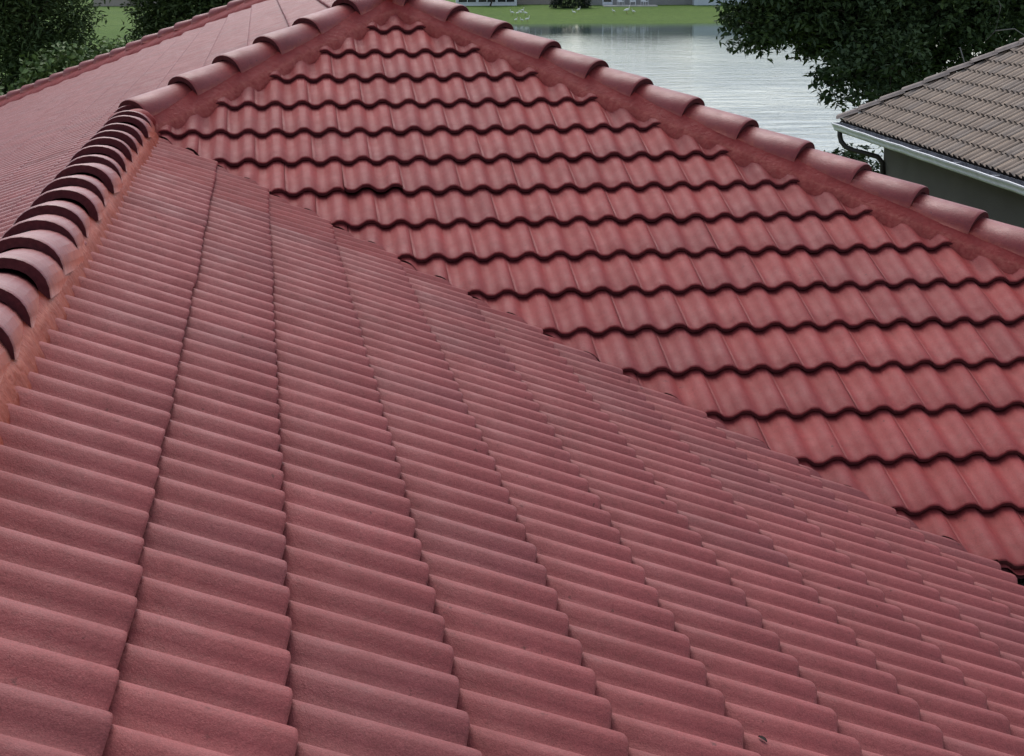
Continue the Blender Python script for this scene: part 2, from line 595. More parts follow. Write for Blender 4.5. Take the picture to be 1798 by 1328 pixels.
def join_meshes(items, name, parent, mats):
    """items: (mesh, matrix); one joined mesh with a random tint per piece"""
    V, F, MI, SM, T = [], [], [], [], []
    cache = {}
    base = 0
    rr = random.Random(5)
    for me, mt in items:
        if me.name not in cache:
            co = np.empty(len(me.vertices) * 3)
            me.vertices.foreach_get('co', co)
            cache[me.name] = (co.reshape(-1, 3), [tuple(p.vertices) for p in me.polygons], [p.material_index for p in me.polygons], [p.use_smooth for p in me.polygons])
        co, fc, mi, smo = cache[me.name]
        m3 = np.array(mt)
        V.append(co @ m3[:3, :3].T + m3[:3, 3])
        F += [tuple(i + base for i in f) for f in fc]
        MI += mi
        SM += smo
        T += [rr.random()] * len(co)
        base += len(co)
    me = bpy.data.meshes.new(name)
    me.from_pydata(np.concatenate(V).tolist(), [], F)
    for mm in mats:
        me.materials.append(mm)
    me.polygons.foreach_set('material_index', MI)
    me.polygons.foreach_set('use_smooth', SM)
    at = me.attributes.new('tint', 'FLOAT', 'POINT')
    at.data.foreach_set('value', T)
    me.update()
    o = put(name, me, parent)
    o['kind'] = 'stuff'
    return o

# ------------------------------------------------------------------ the red house
TH = R(22.5352)
ST, CT, S = math.sin(TH), math.cos(TH), math.tan(TH)
WV, EX = 0.157436, 0.343
Y0 = 8.74316
XR = -0.17                               # wing ridge
XA, DA = 1.42, 1.76                      # hip apex
ZA = S * DA
Z_EAVE = -1.42
D_EAVE = 0.29753 + 10 * EX               # slope distance of the last course on the valley slope
XE_A = D_EAVE * CT
YB = 23.94                               # back slope: z = S*(YB - y)
Y_END = -3.2                             # wing ends behind the viewer
YE_B = Y0 + (-0.99895 - 8 * EX) * CT
XE_C = 2 * XR - (Y0 - YE_B)
XE_D = 3.18 + (Y0 - YE_B)
YE_K = YB + (Y0 - YE_B)

sA = Slope((0, 0, 0), (CT, 0, -ST), (ST, 0, CT), WV, EX, 0.29753, -2.56479)
sA.special[0] = 0.0499
sA.tilt = 0.022 / 0.343
sB = Slope((0, Y0, 0), (0, -CT, -ST), (0, -ST, CT), WV, EX, 0.99895 - 7 * EX, -1.27098)
sB.tilt = 0.026 / 0.343
sC = Slope((2 * XR, 0, 0), (-CT, 0, -ST), (-ST, 0, CT), WV, EX, 0.16 - 8 * EX, 0.05)
sD = Slope((3.18, 0, 0), (CT, 0, -ST), (ST, 0, CT), WV, EX, 0.2 - 8 * EX, 0.03)
sK = Slope((0, YB, 0), (0, CT, -ST), (0, ST, CT), WV, EX, 0.2 - 8 * EX, 0.03)

house = thing('red_tiled_house', (1.4, 11.0, ZG), 'house with a large red clay-coloured tile roof filling the foreground', 'house')

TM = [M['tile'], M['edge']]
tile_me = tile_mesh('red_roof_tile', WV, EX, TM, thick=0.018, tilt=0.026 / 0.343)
tile_a = tile_mesh('pale_red_roof_tile', WV, EX, [M['tile_a'], M['butt_a']], amp=0.038, thick=0.015, tilt=0.022 / 0.343)
M['tile_rest'] = tile_mat('red_tile_paint_unseen', False, RED_LO, RED_HI, RED_ODD)
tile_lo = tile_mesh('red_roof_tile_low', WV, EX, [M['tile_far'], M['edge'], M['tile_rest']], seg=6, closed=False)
for p_ in tile_lo.polygons:
    if p_.material_index == 0:
        p_.material_index = 2

def deck_mesh(name, pts, off):
    mb = MB()
    n = (Vector(pts[1]) - Vector(pts[0])).cross(Vector(pts[2]) - Vector(pts[0])).normalized()
    if n.z < 0:
        n = -n
        pts = pts[::-1]
    up = [Vector(p) + n * off for p in pts]
    dn = [Vector(p) + n * (off - 0.02) for p in pts]
    mb.face(up)
    mb.face(dn[::-1])
    for i in range(len(pts)):
        j = (i + 1) % len(pts)
        mb.face([up[j], up[i], dn[i], dn[j]])
    return mb.build(name, M['deck'], house)

zc = -S * XR                                     # height of the wing ridge line
apx = (XA, Y0 + DA, ZA)
YCOR = Y0 + XR - 2 * XR                          # where wing ridge meets the left hip: x=XR
cor = (XR, YCOR, zc)
KX = YB - DA                                     # y of the back end of the main ridge
kap = (XA, KX, ZA)
vb = (XE_A, Y0 - XE_A, -S * XE_A)                # foot of the valley
OFF = -0.085
slopeA = deck_mesh('roof_slope', [(XR, Y_END, zc), (XE_A, Y_END, -S * XE_A), vb, (0, Y0, 0), cor], OFF)
slopeB = deck_mesh('roof_slope', [(0, Y0, 0), vb, (XE_D, YE_B, -S * (Y0 - YE_B)), apx, cor], OFF)
slopeC = deck_mesh('roof_slope', [(XR, Y_END, zc), cor, apx, kap, (XE_C, YE_K, S * (XE_C - 2 * XR)), (XE_C, Y_END, S * (XE_C - 2 * XR))], OFF)
slopeD = deck_mesh('roof_slope', [apx, (XE_D, YE_B, S * (3.18 - XE_D)), (XE_D, YE_K, S * (3.18 - XE_D)), kap], OFF)
slopeK = deck_mesh('roof_slope', [kap, (XE_D, YE_K, S * (YB - YE_K)), (XE_C, YE_K, S * (YB - YE_K))], OFF)
slopeA['label'] = 'red tile slope running down to the right towards the valley'
slopeB['label'] = 'red tile hip end beyond the valley with dark scalloped course lines'
slopeC['label'] = 'long red tile slope falling away left of the ridge'

rnd = random.Random(3)
SQ2 = math.sqrt(2)
plA = [(-1, 0, 0.075), (1, 1, Y0 - 0.002), (0, -1, -Y_END), (1, 0, XE_A + 0.01)]
tA = lay(sA, plA, (-1, 11), (-9.2, 3.3), rnd)
plB = [(-1, 1, Y0 + 0.17), (-1, -1, -Y0 - 0.004), (1, 1, Y0 + 3.02), (0, -1, -YE_B + 0.01)]
tB = lay(sB, plB, (-9, 17), (-7.2, 0.5), rnd, 0.6)
tA = [(mt, [(a_, b_, c_ + (rnd.uniform(-0.05, 0.004) if (a_, b_) == (1, 1) else 0.0)) for a_, b_, c_ in cut], vis) for mt, cut, vis in tA]
def centre_px(vis):
    q = [px(p) for p in vis]
    return sum(z[0] for z in q) / 4, sum(z[1] for z in q) / 4
lifted = min(tB, key=lambda q: math.dist(centre_px(q[2]), (625, 318)))
lifted[0].translation = lifted[0].translation + sB.Z * 0.009 - sB.Y * 0.012      # the one tile that sits up in its course
lifted_mt = lifted[0] @ Matrix.Rotation(R(1.6), 4, 'X')
tB[tB.index(lifted)] = (lifted_mt, lifted[1], lifted[2])
cand = []
for sl, lst, par in ((sA, tA, slopeA), (sB, tB, slopeB)):
    for mt, cut, vis in lst:
        cand.append((visible_area(vis), mt, cut, par))
cand.sort(key=lambda q: -q[0])
rest = []
n_ind = 0
for ar, mt, cut, par in cand:
    ind = ar > 60 and n_ind < 312
    hi_ = tile_a if par is slopeA else tile_me
    src = hi_ if ind else tile_lo
    me = src
    if cut:
        me = cut_mesh(hi_ if (ind or par is slopeB) else src, local_planes(mt, cut), 'cut_roof_tile')
        if me is None:
            continue
    if ind:
        put('roof_tile', me, par, mt)
        n_ind += 1
    else:
        rest.append((me, mt))
print('individual red tiles', n_ind, 'rest', len(rest))
# the slope left of the ridge, the far side and the back: fields of small or unseen tiles
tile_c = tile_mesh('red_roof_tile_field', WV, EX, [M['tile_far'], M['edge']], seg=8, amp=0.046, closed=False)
def add_field(slope, planes, kr, ar):
    for mt, cut, vis in lay(slope, planes, kr, ar, rnd, 0.35):
        me = tile_c
        if cut:
            me = cut_mesh(tile_c, local_planes(mt, cut), 'cut_field_tile')
            if me is None:
                continue
        rest.append((me, mt))
yc1 = YCOR - 0.05
add_field(sC, [(1, 0, XR - 0.07), (0, 1, yc1), (0, -1, -Y_END), (-1, 0, -XE_C)], (-2, 20), (Y_END, yc1))
add_field(sC, [(1, -1, -Y0 + 2 * XR - 0.13), (0, -1, -yc1), (1, 0, XA - 0.09), (1, 1, YB + 2 * XR - 0.12), (-1, 0, -XE_C)], (-2, 20), (yc1, YE_K))
add_field(sD, [(-1, -1, -Y0 - 3.18 - 0.14), (-1, 0, -XA - 0.09), (-1, 1, YB - 3.18 - 0.12), (1, 0, XE_D)], (2, 20), (-YE_K, -YE_B))
add_field(sK, [(-1, -1, -YB - 2 * XR - 0.12), (1, -1, -YB + 3.18 - 0.12), (0, 1, YE_K)], (2, 20), (XE_C - .2, XE_D + .2))
join_meshes(rest, 'tile_field', house, [M['tile_far'], M['edge'], M['tile_rest']])

# caps -----------------------------------------------------------------
def cap_mesh(name, mats, length, hw, rise, thick, seg=14, taper=0.94, flank=0.0):
    """local y runs towards the exposed end (y=0), z up; flanks at z=0"""
    mb = MB()
    def ring(y, inset, sc):
        r = []
        for i in range(seg + 1):
            a = math.pi * i / seg
            x = -math.cos(a) * (hw * sc - inset)
            z = (math.sin(a) ** 0.9) * (rise - inset)
            r.append((x, y, z))
        return r
    def drop(r, dz):
        return [(x, y, z + dz) for x, y, z in r]
    tl = -thick * 1.15 * length / (length - 0.08)
    rows = [drop(ring(-length, 0, taper), tl), ring(-0.02, 0, 1), ring(-0.005, 0.0005, 1), ring(0, 0.003, 1)]
    idr = [[mb.vert(p) for p in r] for r in rows]
    for i in range(3):
        for k in range(seg):
            mb.idx([idr[i][k], idr[i + 1][k], idr[i + 1][k + 1], idr[i][k + 1]], 0, True)
    o = [mb.vert(p) for p in rows[3]]
    q = [mb.vert(p) for p in ring(-0.002, thick, 1)]
    u = [mb.vert(p) for p in drop(ring(-length, thick, taper), tl)]
    for k in range(seg):
        mb.idx([o[k], q[k], q[k + 1], o[k + 1]], 1)
        mb.idx([q[k], u[k], u[k + 1], q[k + 1]], 1, True)
        mb.idx([u[k], idr[0][k], idr[0][k + 1], u[k + 1]], 1)
    for k in (0, seg):
        loop = [idr[0][k], idr[1][k], idr[2][k], idr[3][k], q[k], u[k]]
        mb.idx(loop[::-1] if k else loop, 1)
    return mb.mesh(name, mats)

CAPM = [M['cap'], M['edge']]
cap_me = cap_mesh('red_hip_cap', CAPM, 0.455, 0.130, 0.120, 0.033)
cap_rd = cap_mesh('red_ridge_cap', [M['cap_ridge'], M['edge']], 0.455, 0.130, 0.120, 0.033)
CAP_L = 0.37

def cap_row(name, start, direction, rims, height, me, parent, group=None, jit=1.0, tilt=0.0):
    """rims: distances along the line at which an exposed cap end sits"""
    d = Vector(direction).normalized()
    x = d.cross(Vector((0, 0, 1))).normalized()
    z = x.cross(d)
    for s_ in rims:
        m = Matrix((x, d, z)).transposed().to_4x4()
        p = Vector(start) + d * (s_ + rnd.uniform(-.010, .010) * jit) + Vector((0, 0, height + rnd.uniform(-.004, .004) * jit))
        p += x * rnd.uniform(-.005, .005) * jit
        m.translation = p
        m = m @ Matrix.Rotation(rnd.gauss(0, R(1.1)) * jit, 4, 'Z') @ Matrix.Rotation(rnd.gauss(0, R(1.3)) * jit, 4, 'Y') @ Matrix.Rotation(tilt, 4, 'X')
        put(name, me, parent, m)

# wing ridge: exposed ends face the viewer
cap_row('ridge_cap', (XR, 0, zc), (0, -1, 0), [-(4.47 + 0.37 * n) for n in range(-19, 13)], -0.046, cap_rd, house)
# left hip, right hip of the hip end
HL = math.sqrt(2 + S * S)
dL = Vector((-1, -1, -S)).normalized()
cap_row('hip_cap', apx, dL, [q * HL for q in (0.30, 0.565, 0.822, 1.060, 1.317, 1.588)], -0.014, cap_me, house)
dR = Vector((1, -1, -S)).normalized()
tmax = XE_D - XA
cap_row('hip_cap', apx, dR, [q * HL for q in [0.16, 0.41, 0.66, 0.926, 1.176, 1.408, 1.659, 1.914, 2.164, 2.411, 2.653, 2.898] + [2.898 + 0.25 * i for i in range(1, 10)]], -0.016, cap_me, house)
# main ridge and the two hips at the back
cap_row('ridge_cap', apx, (0, 1, 0), [0.52 + 0.37 * n for n in range(0, 31)], -0.03, cap_me, house)
bl = Vector((-1, 1, -S)).normalized()
br = Vector((1, 1, -S)).normalized()
cap_row('hip_cap', kap, bl, [0.3 + 0.372 * n for n in range(0, 20)], 0.03, cap_me, house)
cap_row('hip_cap', kap, br, [0.3 + 0.372 * n for n in range(0, 20)], -0.012, cap_me, house)

# mortar ---------------------------------------------------------------
def mortar(start, end, side, slope, prof, jit=0.012, seed=1, lip=1.0, m_=None, name='mortar_bed', step=0.016, o_fn=None):
    """bedding that slopes from under the caps down between the rolls; prof lists (offset from the line, height over the crest plane, lip)"""
    rr = random.Random(seed)
    A, B = Vector(start), Vector(end)
    L = (B - A).length
    n = max(2, int(L / step))
    side = Vector((side[0], side[1]))
    ph = [rr.uniform(0, 6.28) for _ in range(12)]
    def nz(x, k):
        return (math.sin(x * 9.3 + ph[k]) + 0.7 * math.sin(x * 23.1 + ph[k + 1]) + 0.5 * math.sin(x * 57.7 + ph[k + 2]) + 0.4 * math.sin(x * 131.0 + ph[k + 3])) / 2.6
    mb = MB()
    tint = []
    rows = []
    for i in range(n + 1):
        c = A + (B - A) * (i / n)
        s_ = L * i / n
        sh = jit * nz(s_, 0) + rr.uniform(-1, 1) * jit * 0.2 + (o_fn(s_) if o_fn else 0.0)
        row = []
        for r_, (o, h, tn) in enumerate(prof):
            q = r_ / (len(prof) - 1)
            oo = o + sh * q
            x, y = c.x + side.x * oo, c.y + side.y * oo
            z = slope.o.z - ((x - slope.o.x) * slope.Z.x + (y - slope.o.y) * slope.Z.y) / slope.Z.z
            z += h + (0.005 * nz(s_ * 1.3 + q * 2.1, 4) + rr.uniform(-.0012, .0012)) * (0.3 + q)
            row.append(mb.vert((x, y, z)))
            tint.append(tn * lip)
        rows.append(row)
    for i in range(n):
        for k in range(len(prof) - 1):
            mb.idx([rows[i][k], rows[i + 1][k], rows[i + 1][k + 1], rows[i][k + 1]], 0, True)
    me = mb.mesh(name, m_ or M['mortar'])
    at = me.attributes.new('tint', 'FLOAT', 'POINT')
    at.data.foreach_set('value', tint)
    bm = bmesh.new()
    bm.from_mesh(me)
    bmesh.ops.recalc_face_normals(bm, faces=bm.faces)
    if sum(fc.normal.z for fc in bm.faces) < 0:
        bmesh.ops.reverse_faces(bm, faces=bm.faces)
    bm.to_mesh(me)
    bm.free()
    return put(name, me, house)

P_RIDGE = [(0.085, 0.022, 0), (0.112, 0.009, 0), (0.128, -0.001, 0.6), (0.140, -0.014, 0.25), (0.157, -0.040, 0.25), (0.166, -0.066, 0.2)]
P_HIP = [(0.095, 0.050, 0), (0.125, 0.034, 0), (0.150, 0.020, 0), (0.175, 0.009, 0), (0.192, 0.0, 0.4), (0.206, -0.014, 0.3), (0.226, -0.038, 0.3), (0.238, -0.065, 0.2)]
P_BACK = [(0.10, 0.075, 0), (0.14, 0.055, 0), (0.20, 0.025, 0), (0.24, -0.005, 0), (0.25, -0.03, 0)]
q2 = 1 / SQ2
mortar((XR, Y_END + .1, zc), (XR, YCOR - 0.2, zc), (1, 0), sA, P_RIDGE, 0.012, 1, 1.0, M['mortar_o'])
mortar((XR, Y_END + .1, zc), (XR, YCOR - 0.2, zc), (-1, 0), sC, P_RIDGE, 0.012, 2, 1.0, M['mortar_o'])
mortar(apx, cor, (q2, -q2), sB, P_HIP, 0.018, 3, o_fn=lambda q: -0.012)
mortar(apx, cor, (-q2, q2), sC, P_HIP, 0.016, 4)
endR = Vector(apx) + Vector((1, -1, -S)) * (tmax - 0.1)
mortar(apx, endR, (-q2, -q2), sB, P_HIP, 0.018, 5, o_fn=lambda q: -0.05 + 0.03 * smooth(0.3, 1.6, q))
mortar(apx, endR, (q2, q2), sD, P_HIP, 0.016, 6)
endL = Vector(kap) + Vector((-1, 1, -S)) * (XA - XE_C - 0.1)
mortar(kap, endL, (-q2, -q2), sC, P_BACK, 0.008, 7, 0.0)
mortar(apx, kap, (-1, 0), sC, P_RIDGE, 0.012, 8)
mortar(apx, kap, (1, 0), sD, P_RIDGE, 0.012, 9)
# mortar plugs where caps meet
def plug(center, r, name='mortar_plug'):
    bm = bmesh.new()
    bmesh.ops.create_icosphere(bm, subdivisions=4, radius=1.0)
    for v in bm.verts:
        k = 1 + 0.07 * math.sin(v.co.x * 5 + center[0]) + 0.06 * math.sin(v.co.y * 7 + v.co.z * 4)
        v.co = Vector((v.co.x * r[0] * k, v.co.y * r[1] * k, v.co.z * r[2] * k)) + Vector(center)
    me = bpy.data.meshes.new(name)
    bm.to_mesh(me)
    bm.free()
    for p in me.polygons:
        p.use_smooth = True
    at = me.attributes.new('tint', 'FLOAT', 'POINT')
    me.materials.append(M['mortar'])
    return put(name, me, house)
plug((XA, Y0 + DA - 0.05, ZA - 0.015), (0.15, 0.15, 0.10))
plug((XR + 0.01, YCOR - 0.14, zc - 0.025), (0.13, 0.20, 0.085))

# walls, fascia, soffit --------------------------------------------------
def wall_run(name, pts, z0, z1, thick, m_, parent, closed=True):
    mb = MB()
    n = len(pts)
    for i in range(n if closed else n - 1):
        a, b2 = Vector((*pts[i], 0)), Vector((*pts[(i + 1) % n], 0))
        d = (b2 - a).normalized()
        nn = Vector((d.y, -d.x, 0)) * thick
        mb.face([(a.x, a.y, z0), (b2.x, b2.y, z0), (b2.x, b2.y, z1), (a.x, a.y, z1)])
        a2, b3 = a - nn, b2 - nn
        mb.face([(a2.x, a2.y, z1), (b3.x, b3.y, z1), (b3.x, b3.y, z0), (a2.x, a2.y, z0)])
        mb.face([(a.x, a.y, z1), (b2.x, b2.y, z1), (b3.x, b3.y, z1), (a2.x, a2.y, z1)])
    return mb.build(name, m_, parent)
ov = 0.45
foot = [(XE_C + ov, Y_END + 0.1), (XE_A - ov, Y_END + 0.1), (XE_A - ov, YE_B + ov), (XE_D - ov, YE_B + ov), (XE_D - ov, YE_K - ov), (XE_C + ov, YE_K - ov)]
wall_run('wall', foot, ZG, Z_EAVE - 0.34, 0.2, M['stucco'], house)
eav = [(XE_C, Y_END), (XE_A, Y_END), (XE_A, YE_B), (XE_D, YE_B), (XE_D, YE_K), (XE_C, YE_K)]
wall_run('fascia_board', [(x * 1.0, y) for x, y in eav], Z_EAVE - 0.36, Z_EAVE - 0.155, 0.03, M['fascia'], house)

# ------------------------------------------------------------------ neighbour house with tan tiles
NC = Vector((10.6555, 28.4984, -1.8608))
NYAW = R(2.5)
NTH = R(31.6)
EV = Vector((math.sin(NYAW), math.cos(NYAW), 0))        # along the eave, away from the viewer
UPH = Vector((math.cos(NYAW), -math.sin(NYAW), 0))      # horizontally up the slope
ZU = Vector((0, 0, 1))
NE, NW = 0.3087, 0.212
nst, nct = math.sin(NTH), math.cos(NTH)
nh = thing('tan_tiled_house', (NC.x + 4.5, NC.y - 6, ZG), 'grey neighbouring house with tan tile roof and white gutter beside the lake', 'house')
sN = Slope(NC, -(UPH * nct + ZU * nst), -UPH * nst + ZU * nct, NW, NE, 0.0, 0.0, 0.052)
DEP = 9.0                                                # depth of that house across
RUN = DEP / 2
LEN = 15.0
TN = [M['n_tile'], M['n_edge']]
ntile = tile_mesh('tan_roof_tile', NW, NE, TN, seg=8, amp=0.052, thick=0.055)
ntile_lo = tile_mesh('tan_roof_tile_low', NW, NE, [M['n_tile_far'], M['n_edge']], seg=5, amp=0.030, thick=0.03, closed=False)
def nplan(u, v):
    """plan point: u metres up-slope from the corner, v metres back along the eave towards the viewer"""
    return NC + UPH * u - EV * v
def n_deck(pts, off=-0.075):
    mb = MB()
    P3 = [Vector(p) for p in pts]
    n = (P3[1] - P3[0]).cross(P3[2] - P3[0]).normalized()
    if n.z < 0:
        P3 = P3[::-1]
        n = -n
    up = [p + n * off for p in P3]
    dn = [p + n * (off - 0.02) for p in P3]
    mb.face(up)
    mb.face(dn[::-1])
    for i in range(len(up)):
        j = (i + 1) % len(up)
        mb.face([up[j], up[i], dn[i], dn[j]])
    return mb.build('roof_slope', M['deck'], nh)
nt_ = math.tan(NTH)
rz = Vector((0, 0, RUN * nt_))
pA, pB = nplan(0, 0), nplan(0, LEN)
pC, pD = nplan(DEP, LEN), nplan(DEP, 0)
r1, r2 = nplan(RUN, RUN) + rz, nplan(RUN, LEN - RUN) + rz
nsl = n_deck([pA, pB, r2, r1])
nsl['label'] = 'tan tile slope above the white gutter'
nback = n_deck([pC, pD, r1, r2])
nend = n_deck([pD, pA, r1])
nfront = n_deck([pB, pC, r2])
# tiles of the slope that faces us; cut planes in plan: hip v>=u
hn = (UPH + EV)
hipc = hn.x * NC.x + hn.y * NC.y
hn2 = (UPH - EV)
p2 = nplan(0, LEN)
hip2c = hn2.x * p2.x + hn2.y * p2.y
tN = lay(sN, [(hn.x, hn.y, hipc - 0.01), (hn2.x, hn2.y, hip2c - 0.06), (-UPH.x, -UPH.y, -(UPH.x * NC.x + UPH.y * NC.y) + 0.03), (UPH.x, UPH.y, UPH.x * r1.x + UPH.y * r1.y - 0.06)],
         (-18, 1), (-LEN - 1, LEN + 1), rnd, 0.8, stagger=False)
cand = sorted([(visible_area(v), mt, cut) for mt, cut, v in tN], key=lambda q: -q[0])
rest = []
cnt = 0
for ar, mt, cut in cand:
    ind = ar > 40 and cnt < 300
    me = ntile if ind else ntile_lo
    if cut:
        me = cut_mesh(me, local_planes(mt, cut), 'cut_tan_tile')
        if me is None:
            continue
    if ind:
        put('roof_tile', me, nsl, mt)
        cnt += 1
    else:
        rest.append((me, mt))
print('individual tan tiles', cnt, 'rest', len(rest))
# end slope beyond the hip (seen edge-on) and the slopes turned away
sN2 = Slope(NC, (EV * nct - ZU * nst), (EV * nst + ZU * nct), NW, NE, 0.0, 0.0, 0.03)
for mt, cut, v in lay(sN2, [(-hn.x, -hn.y, -hipc - 0.08), (UPH.x - EV.x * -1, UPH.y + EV.y, 1e6)], (-18, 1), (-1, DEP + 1), rnd, 0.8):
    c0 = mt.translation
    u = (c0 - NC).dot(UPH)
    v_ = -(c0 - NC).dot(EV)
    if v_ > min(u, DEP - u) + 0.45 or u > DEP - v_:
        continue
    me = ntile_lo if not cut else cut_mesh(ntile_lo, local_planes(mt, cut), 'cut_tan_field')
    if me is not None:
        rest.append((me, mt))
join_meshes(rest, 'tile_field', nh, [M['n_tile_far'], M['n_edge']])
ncap = cap_mesh('tan_hip_cap', [M['n_cap'], M['n_edge']], 0.50, 0.125, 0.085, 0.022, seg=8)
nhd = (UPH - EV + ZU * nt_)
nhd.normalize()
cap_row('hip_cap', NC, -nhd, [-0.02 - 0.443 * i for i in range(0, 16)], -0.028, ncap, nh)
rd = (r2 - r1).normalized()
cap_row('ridge_cap', r1, rd, [0.4 * i for i in range(1, 18)], 0.0, ncap, nh)
cap_row('hip_cap', r2, (nplan(0, LEN) - r2).normalized(), [0.443 * i for i in range(1, 16)], 0.0, ncap, nh)
# walls
def rect(u0, v0, u1, v1):
    return [tuple(nplan(u0, v0).xy), tuple(nplan(u0, v1).xy), tuple(nplan(u1, v1).xy), tuple(nplan(u1, v0).xy)]
wall_run('wall', rect(0.62, 0.62, DEP - 0.62, LEN - 0.62), ZG - 0.1, NC.z - 0.2, 0.2, M['n_wall'], nh)
# fascia and soffit
NM = Matrix((UPH, -EV, ZU)).transposed().to_4x4()
NM.translation = NC
mb = MB()
mb.box((0.055, 0.03, -0.27), (0.085, LEN, -0.075))
mb.box((0.085, 0.03, -0.27), (DEP, 0.06, -0.075))
mb.build('fascia_board', M['grey_fascia'], nh, NM)
mb = MB()
mb.face([(0.086, 0.061, -0.262), (0.086, LEN, -0.262), (0.66, LEN, -0.262), (0.66, 0.061, -0.262)])
mb.face([(0.66, 0.061, -0.262), (0.66, 0.66, -0.262), (DEP, 0.66, -0.262), (DEP, 0.061, -0.262)])
mb.build('soffit', M['grey_fascia'], nh, NM)
# gutter: ogee channel open at the top; x is outwards negative
prof = [(0.05, -0.085), (0.05, -0.22), (-0.055, -0.225), (-0.075, -0.20), (-0.082, -0.165), (-0.10, -0.135), (-0.115, -0.12), (-0.12, -0.095), (-0.105, -0.088)]
gut = MB()
th = 0.006
out = prof
inn = [(0.044, -0.085), (0.044, -0.212), (-0.05, -0.217), (-0.068, -0.195), (-0.074, -0.16), (-0.092, -0.13), (-0.107, -0.115), (-0.111, -0.10), (-0.103, -0.095)]
nseg = 24
ys = [-0.06 + (LEN + 0.1) * i / nseg for i in range(nseg + 1)]
gr = random.Random(8)
sag = [gr.uniform(-0.006, 0.006) for _ in ys]
for i in range(nseg):
    ya, yb = ys[i], ys[i + 1]
    for k in range(len(prof) - 1):
        (xa, za), (xb, zb) = out[k], out[k + 1]
        gut.face([(xa, ya, za + sag[i]), (xb, ya, zb + sag[i]), (xb, yb, zb + sag[i + 1]), (xa, yb, za + sag[i + 1])], 0, True)
        (xa, za), (xb, zb) = inn[k], inn[k + 1]
        gut.face([(xb, ya, zb + sag[i]), (xa, ya, za + sag[i]), (xa, yb, za + sag[i + 1]), (xb, yb, zb + sag[i + 1])], 1, True)
    (xa, za), (xb, zb) = out[-1], inn[-1]
    gut.face([(xa, ya, za + sag[i]), (xb, ya, zb + sag[i]), (xb, yb, zb + sag[i + 1]), (xa, yb, za + sag[i + 1])], 0)
for yy, sg in ((ys[0], sag[0]), (ys[-1], sag[-1])):
    gut.face([(x, yy, z + sg) for x, z in out], 0)
gutter = gut.build('gutter', [M['gutter_w'], M['gutter_in']], nh, NM)
for yy in (1.0, 2.7, 4.25, 5.9, 7.4, 9.0, 10.6, 12.2, 13.8):
    mb = MB()
    mb.box((-0.104, yy - 0.012, -0.105), (0.043, yy + 0.012, -0.10), 0)
    mb.build('hanger_strap', M['gutter_w'], gutter, NM)
# downspout: elbow from the gutter back to the wall, then down
dsp = MB()
dsp.tube([(-0.02, 0.14, -0.20), (-0.02, 0.14, -0.30), (0.0, 0.17, -0.40), (0.06, 0.24, -0.49), (0.16, 0.34, -0.54), (0.34, 0.50, -0.58), (0.50, 0.66, -0.62), (0.57, 0.72, -0.72), (0.575, 0.73, -0.9), (0.575, 0.73, ZG - NC.z + 0.05)], 0.045, 10)
dsp.build('downspout', M['brown_pipe'], nh, NM)

# ------------------------------------------------------------------ foliage
def leaves(name, mats, parent, clusters, n_leaf, length, width, spread, seed, droop=0.35, tint_lo=0.0, tint_hi=1.0, up_bias=0.15, light_top=0.0):
    rg = np.random.default_rng(seed)
    cl = np.repeat(np.asarray(clusters), n_leaf, axis=0)
    n = len(cl)
    base = cl + np.clip(rg.normal(0, spread, (n, 3)), -1.5 * spread, 1.5 * spread) * np.array([1, 1, 0.75])
    d = rg.normal(0, 1, (n, 3))
    d[:, 2] = d[:, 2] * 0.6 + up_bias - droop
    d /= np.linalg.norm(d, axis=1)[:, None]
    s = np.cross(d, rg.normal(0, 1, (n, 3)) * 0.55 + np.array([0, 0, 1.0]))
    s /= np.linalg.norm(s, axis=1)[:, None] + 1e-9
    nrm = np.cross(s, d)
    ln = length * rg.uniform(0.6, 1.25, n)[:, None]
    wd = width * rg.uniform(0.7, 1.2, n)[:, None]
    v0 = base
    v1 = base + d * ln * 0.5 + s * wd * 0.5 + nrm * wd * 0.12
    v2 = base + d * ln - np.array([0, 0, 1.0]) * ln * 0.12
    v3 = base + d * ln * 0.5 - s * wd * 0.5 + nrm * wd * 0.12
    V = np.stack([v0, v1, v2, v3], 1).reshape(-1, 3)
    F = np.arange(n * 4).reshape(-1, 4)
    tri = np.concatenate([F[:, [0, 1, 2]], F[:, [0, 2, 3]]])
    me = bpy.data.meshes.new(name)
    me.vertices.add(len(V))
    me.vertices.foreach_set('co', V.ravel())
    me.loops.add(tri.size)
    me.loops.foreach_set('vertex_index', tri.ravel().astype(np.int32))
    me.polygons.add(len(tri))
    me.polygons.foreach_set('loop_start', np.arange(0, tri.size, 3, dtype=np.int32))
    me.polygons.foreach_set('loop_total', np.full(len(tri), 3, dtype=np.int32))
    me.update(calc_edges=True)
    ct = np.repeat(rg.random(len(clusters)), n_leaf)
    tint = np.clip(tint_lo + (tint_hi - tint_lo) * (0.55 * rg.random(n) + 0.45 * ct), 0, 1)
    at = me.attributes.new('tint', 'FLOAT', 'POINT')
    at.data.foreach_set('value', np.repeat(tint, 4))
    me.materials.append(mats)
    return put(name, me, parent)

